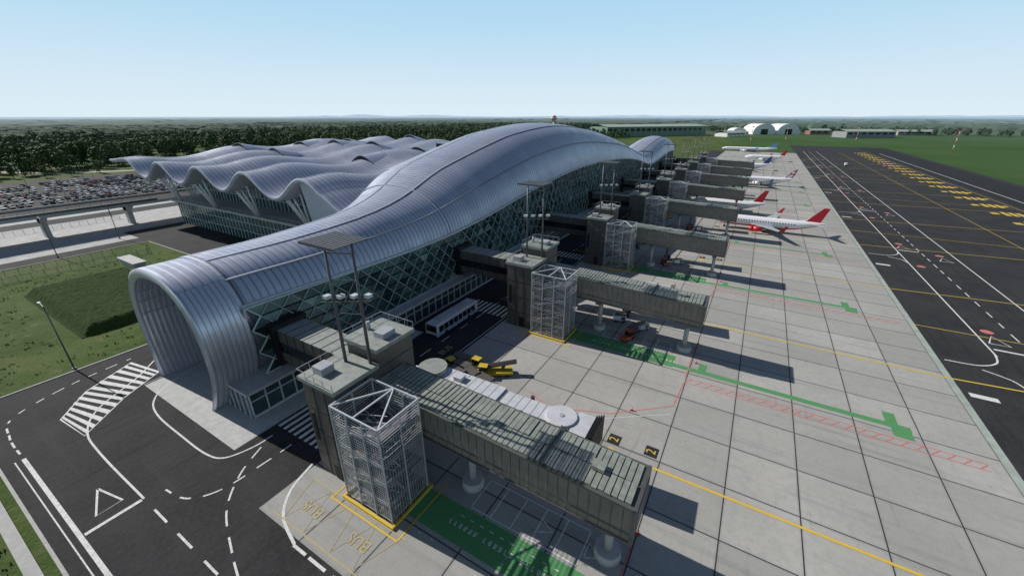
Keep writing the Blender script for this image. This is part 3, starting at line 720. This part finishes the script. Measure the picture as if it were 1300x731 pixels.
X0,X1,Y0,Y1=-147,-107,16,37
for i in range(81):
    rr=[]
    for j in range(45):
        x=X0+(X1-X0)*i/80; y=Y0+(Y1-Y0)*j/44; e=min(x-X0,X1-x,(y-Y0)*.8,(Y1-y)*1.0)
        rr.append((x,y,1.9*ss(e/2.0)+.12*noise.noise(Vector((x*.5,y*.5,0)))*ss(e)+random.uniform(-.09,.09)*ss(e)))
    rows.append(rr)
b.grid(rows,0,False)
t=NT('dense_hedge'); t.rgh(.95); t.b.inputs['Specular IOR Level'].default_value=.1
t.col(t.mix(t.ramp(t.noise(1.5,7,rough=.8),.35,.7),(.018,.040,.009),(.045,.082,.02))); t.bump(t.noise(3,6),1,.3)
b.obj('hedge_mound',[t.m])
b=MB(); b.box(-157,-146,37.6,40.2,0,1.6,0); b.box(-157.3,-145.7,37.3,40.5,1.6,1.9,0); b.obj('ventilation_block',[M['lightconc']])
def fence(pts,name='fence',h=1.8,step=2.5):
    b=MB()
    for a,c in zip(pts,pts[1:]):
        a=Vector(a);c=Vector(c);n=max(1,int((c-a).length/step))
        for i in range(n+1):
            p=a.lerp(c,i/n); b.beam((p.x,p.y,0),(p.x,p.y,h),.09)
        for zz in (.3,.7,1.1,1.5,h): b.beam((a.x,a.y,zz),(c.x,c.y,zz),.035)
    b.obj(name,[M['steeld']])
fence([(-162,-60),(-162,46),(-176,50)]); fence([(-170,-60),(-170,40)]); fence([(-228,-60),(-228,60)])
sb=MB(); rs=random.Random(9)
for i in range(900):
    x,y=(rs.uniform(-160,-95),rs.uniform(-14,50)) if i<800 else (rs.uniform(-73,-40),rs.uniform(-8,-3))
    if -149<x<-105 and 14<y<39: continue
    s0=rs.uniform(.12,.34)
    for j in range(5):
        a=rs.uniform(0,6.28); c=Vector((x+rs.gauss(0,s0),y+rs.gauss(0,s0),0)); u=Vector((math.cos(a),math.sin(a),0))*s0*.35
        sb.poly([c-u,c+u,c+Vector((rs.gauss(0,.3)*s0,rs.gauss(0,.3)*s0,s0*rs.uniform(.8,1.6)))])
sb.obj('grass_tufts',[mk('tuft_leaves',(.07,.09,.03),.9,0,.4,.5,.1)])
# ---------- far buildings ----------
def hangar(name,p,q,depth,h,mw,mr,arch=False,n=1):
    p=Vector(p);q=Vector(q);L=(q-p).length; ang=math.atan2(q.y-p.y,q.x-p.x); b=MB()
    if not arch:
        b.box(0,L,0,depth,0,h,0); b.poly([(-2,-2,h),(L+2,-2,h),(L+2,depth/2,h+4),(-2,depth/2,h+4)],1); b.poly([(-2,depth+2,h),(-2,depth/2,h+4),(L+2,depth/2,h+4),(L+2,depth+2,h)],1)
        b.poly([(0,-.1,h),(L,-.1,h),(L,-.1,h*.97),(0,-.1,h*.97)],1)
        for i in range(int(L/14)): b.box(2+i*14,11+i*14,-.3,-.01,h*.55,h*.8,2); b.box(12.4+i*14,13.4+i*14,-.5,-.01,0,h,1)
    else:
        w_=L/n
        for k in range(n):
            R_=w_/2*.94; rows=[[(k*w_+w_/2-R_*math.cos(PI*i/16),yy,h*math.sin(PI*i/16)**.8) for i in range(17)] for yy in (0,depth)]
            b.grid(rows,0); b.poly(rows[0],0); b.box(k*w_+w_/2-R_*.3,k*w_+w_/2+R_*.3,-.5,-.01,0,h*.5,2)
    b.obj(name,[mw,mr,M['darkglass']],None,(p.x,p.y,0),ang)
mg=mk('hangar_green',(.15,.24,.18),.7); mrf=mk('hangar_roof',(.32,.38,.33),.7); mwh=mk('tent_white',(.7,.7,.68),.6)
hangar('aircraft_hangar',(-285,870),(-120,1075),70,20,mg,mrf)
hangar('storage_tent',(-30,1190),(70,1240),60,24,mwh,mwh,True,2)
hangar('storage_tent',(-75,1200),(-40,1215),40,14,mwh,mwh,True,1)
hangar('maintenance_building',(140,1090),(225,1140),40,12,mk('wall_grey',(.25,.26,.27),.8),mrf)
hangar('cargo_building',(-70,1010),(-40,1060),30,8,mwh,mrf); hangar('cargo_building',(90,1250),(130,1270),20,9,mk('brick_wall',(.25,.14,.1),.8),mrf)
hangar('cargo_building',(260,1300),(330,1330),25,8,mk('wall_beige',(.35,.32,.27),.8),mrf)
b=MB(); b.cyl((0,0,0),(0,0,32),1.6,1.2,12,0)
for i in range(8):
    t0=-PI/2+PI*i/8;t1=-PI/2+PI*(i+1)/8; b.cyl((0,0,37+5*math.sin(t0)),(0,0,37+5*math.sin(t1)),max(.01,5*math.cos(t0)),max(.01,5*math.cos(t1)),16,i%2,False)
b.obj('water_tower',[M['wht'],paint['red']],None,(-300,640,0))
for i,(x,y) in enumerate([(200,720),(130,900),(-20,800),(30,860)]):
    b=MB()
    for s in range(6): b.cyl((0,0,s*4),(0,0,s*4+4),.35,.3,8,s%2)
    b.box(-1.5,1.5,-.4,.4,24,25,0); b.obj('obstruction_mast',[paint['red'],M['wht']],None,(x,y,0))
b=MB(); b.grid([[(-.95,y,.35),(.95,y,.35),(.95,y,z),(.75,y,z+.15),(-.75,y,z+.15),(-.95,y,z)] for y,z in ((0,1.0),(.9,1.2),(1.7,2.1),(5,2.1))],0,False,True)
b.poly([(-.8,.9,1.4),(.8,.9,1.4),(.7,1.62,2.15),(-.7,1.62,2.15)],1); b.poly([(-.95,5,.35),(-.95,5,2.1),(.95,5,2.1),(.95,5,.35)],0)
for y in (1,4):
    for s in (-1,1): b.cyl((s*.7,y,.35),(s*1,y,.35),.35,.35,12,2)
b.obj('service_van',[M['wht'],M['darkglass'],M['dark']],None,(66,465,.02))
# ---------- trees ----------
def leafmat(name,a,b_):
    t=NT(name); t.rgh(.8); t.b.inputs['Specular IOR Level'].default_value=.15
    oi=t.N('ShaderNodeObjectInfo'); c=t.mix(t.ramp(t.noise(.35,3),.35,.65),a,b_)
    c=t.mix(t.math('MULTIPLY',oi.outputs['Random'],.5),c,tuple(x*.6 for x in a)); c=t.mix(t.dist(400,6500),c,HAZE); t.col(c)  # leaf colour fades to painted haze with distance
    return t.m
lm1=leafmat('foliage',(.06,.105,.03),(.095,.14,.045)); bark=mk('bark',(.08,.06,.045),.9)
def tree_mesh(seed,H,conif):
    rd=random.Random(seed); b=MB(); b.cyl((0,0,0),(0,0,H*.75),.28,.1,6,1)
    for i in range(7):
        a=rd.uniform(0,6.28); zz=H*rd.uniform(.3,.7); b.cyl((0,0,zz),(math.cos(a)*H*.16,math.sin(a)*H*.16,zz+H*.1),.1,.03,4,1)
    blobs=[]
    for i in range(24):
        t=rd.uniform(.22,1); rad=(H*.24*(1-t)**.7+.4 if conif else H*.26*math.sin(PI*min(1,(t-.12)*1.05))**.6)
        a=rd.uniform(0,6.28); q=rd.uniform(.3,1)*rad; blobs.append((math.cos(a)*q,math.sin(a)*q,H*t*.93,rd.uniform(.09,.15)*H))
    for (x,y,zz,rr) in blobs:
        for j in range(13):
            d=Vector((rd.gauss(0,1),rd.gauss(0,1),rd.gauss(0,1)*.8)).normalized()*rr*rd.uniform(.6,1.05); c=Vector((x,y,zz))+d
            nn=(d.normalized()+Vector((rd.gauss(0,.4),rd.gauss(0,.4),.5+rd.gauss(0,.4)))).normalized()
            u=nn.orthogonal().normalized(); v=nn.cross(u); s=H*rd.uniform(.032,.06)
            b.poly([c+u*s,c+v*s,c-u*s*.8,c-v*s],0)
    return b.mesh('tree',[lm1,bark])
tms=[tree_mesh(i,18,i%3==0) for i in range(6)]
F=empty('forest')
rd=random.Random(3)
def put(x,y,s):
    q=D.objects.new('tree',rd.choice(tms)); q.location=(x,y,0); q.rotation_euler=(0,0,rd.uniform(0,6.28)); q.scale=(s*rd.uniform(.9,1.3),s*rd.uniform(.9,1.3),s); link(q,F)
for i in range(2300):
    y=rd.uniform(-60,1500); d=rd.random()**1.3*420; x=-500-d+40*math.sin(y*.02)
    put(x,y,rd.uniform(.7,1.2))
for i in range(500):
    put(rd.uniform(-480,-240),rd.uniform(330,900),rd.uniform(.5,1.0))
for i in range(600):
    x=rd.uniform(-480,1500); put(x,1330+rd.random()*120-.12*max(0,x),rd.uniform(.6,.95))
for i in range(50): put(rd.uniform(-465,-425),rd.uniform(20,300),rd.uniform(.35,.6))
b=MB()
def canopy(x0,x1,y0,y1,st,h):
    nx=int((x1-x0)/st);ny=int((y1-y0)/st);rows=[]
    for j in range(ny+1):
        rr=[]
        for i in range(nx+1):
            x=x0+i*st+random.uniform(-.4,.4)*st;y=y0+j*st+random.uniform(-.4,.4)*st
            e=0 if (i in(0,nx) or j in(0,ny)) else 1
            rr.append((x,y,e*(h+random.uniform(-3,3)+4*noise.noise(Vector((x*.01,y*.01,0))))))
        rows.append(rr)
    b.grid(rows,0,False)
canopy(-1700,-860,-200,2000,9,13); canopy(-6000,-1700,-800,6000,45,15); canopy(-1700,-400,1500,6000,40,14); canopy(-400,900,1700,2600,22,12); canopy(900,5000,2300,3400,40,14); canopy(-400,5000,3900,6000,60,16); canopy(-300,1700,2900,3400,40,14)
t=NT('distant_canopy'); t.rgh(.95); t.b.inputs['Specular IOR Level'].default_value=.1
c=t.mix(t.ramp(t.noise(.05,5),.3,.7),(.03,.058,.016),(.07,.10,.034)); c=t.mix(t.dist(600,7500),c,HAZE); t.col(c)  # canopy green with aerial haze mixed into its colour
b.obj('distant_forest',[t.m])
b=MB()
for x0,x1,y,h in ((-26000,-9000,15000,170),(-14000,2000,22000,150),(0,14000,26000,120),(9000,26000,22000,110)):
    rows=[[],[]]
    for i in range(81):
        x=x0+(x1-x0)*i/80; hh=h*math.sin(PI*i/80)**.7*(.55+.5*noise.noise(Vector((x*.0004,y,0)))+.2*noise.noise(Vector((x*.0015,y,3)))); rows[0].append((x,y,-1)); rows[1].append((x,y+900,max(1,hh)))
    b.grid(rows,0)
b.obj('hills',[mk('hazy_hills',(.42,.56,.68),1,0,.05,.0005,.0)])  # pale blue base colour has the distance haze painted in
b=MB()
def rd_(pts,w,z): b.strip(smooth([(p[0],p[1]) for p in pts]),w,z)
rd_([(-700,40),(-560,60),(-450,110),(-425,200),(-440,330),(-400,500)],9,.02); rd_([(-420,15),(-600,5),(-900,60)],8,.03)
b.obj('gravel_track',[mk('gravel',(.38,.35,.29),.95,0,.15,.2)])

# ---------- world, light, camera ----------
el=R(35); sd=Vector((math.cos(el)*math.cos(R(4)),math.cos(el)*math.sin(R(4)),-math.sin(el)))
W=D.worlds.new('World'); S.world=W; W.use_nodes=True
nt=W.node_tree; sk=nt.nodes.new('ShaderNodeTexSky'); sk.sky_type='NISHITA'; sk.sun_disc=False; sk.sun_elevation=el; sk.sun_rotation=R(266); sk.altitude=200; sk.air_density=1.0; sk.dust_density=.4; sk.ozone_density=1.5
STR=.065
tc=nt.nodes.new('ShaderNodeTexCoord'); sx=nt.nodes.new('ShaderNodeSeparateXYZ'); nt.links.new(tc.outputs['Generated'],sx.inputs[0])
def mr(a,b_,lo,hi):
    n=nt.nodes.new('ShaderNodeMapRange'); n.interpolation_type='SMOOTHSTEP'
    for k,v in (('From Min',a),('From Max',b_),('To Min',lo),('To Max',hi)): n.inputs[k].default_value=v
    nt.links.new(sx.outputs[2],n.inputs['Value']); return n.outputs[0]
def mx(f,a,b_):
    n=nt.nodes.new('ShaderNodeMix'); n.data_type='RGBA'; nt.links.new(f,n.inputs[0])
    for i,x in ((6,a),(7,b_)):
        if isinstance(x,tuple): n.inputs[i].default_value=tuple(q/STR for q in x)+(1,)
        else: nt.links.new(x,n.inputs[i])
    return n.outputs[2]
haze=mx(mr(-.02,.24,0,1),(.72,.85,.92),(.43,.69,.89))
fin_=mx(mr(.22,.40,0,1),haze,sk.outputs[0])
bg=nt.nodes['Background']; nt.links.new(fin_,bg.inputs[0]); bg.inputs[1].default_value=STR
sl_=D.lights.new('sun','SUN'); sl_.energy=5.0; sl_.angle=R(.5); sl_.color=(1,.96,.9)
so=D.objects.new('sun',sl_); so.rotation_euler=sd.to_track_quat('-Z','Y').to_euler(); link(so)
cam=D.cameras.new('camera'); cam.sensor_width=36; cam.lens=510/1300*36; cam.clip_end=60000; cam.clip_start=.5
co=D.objects.new('camera',cam); co.location=(0,0,40); co.rotation_euler=(R(90-23.1),0,R(30.6)); link(co); S.camera=co
S.view_settings.view_transform='Standard'; S.view_settings.look='None'; S.view_settings.exposure=0
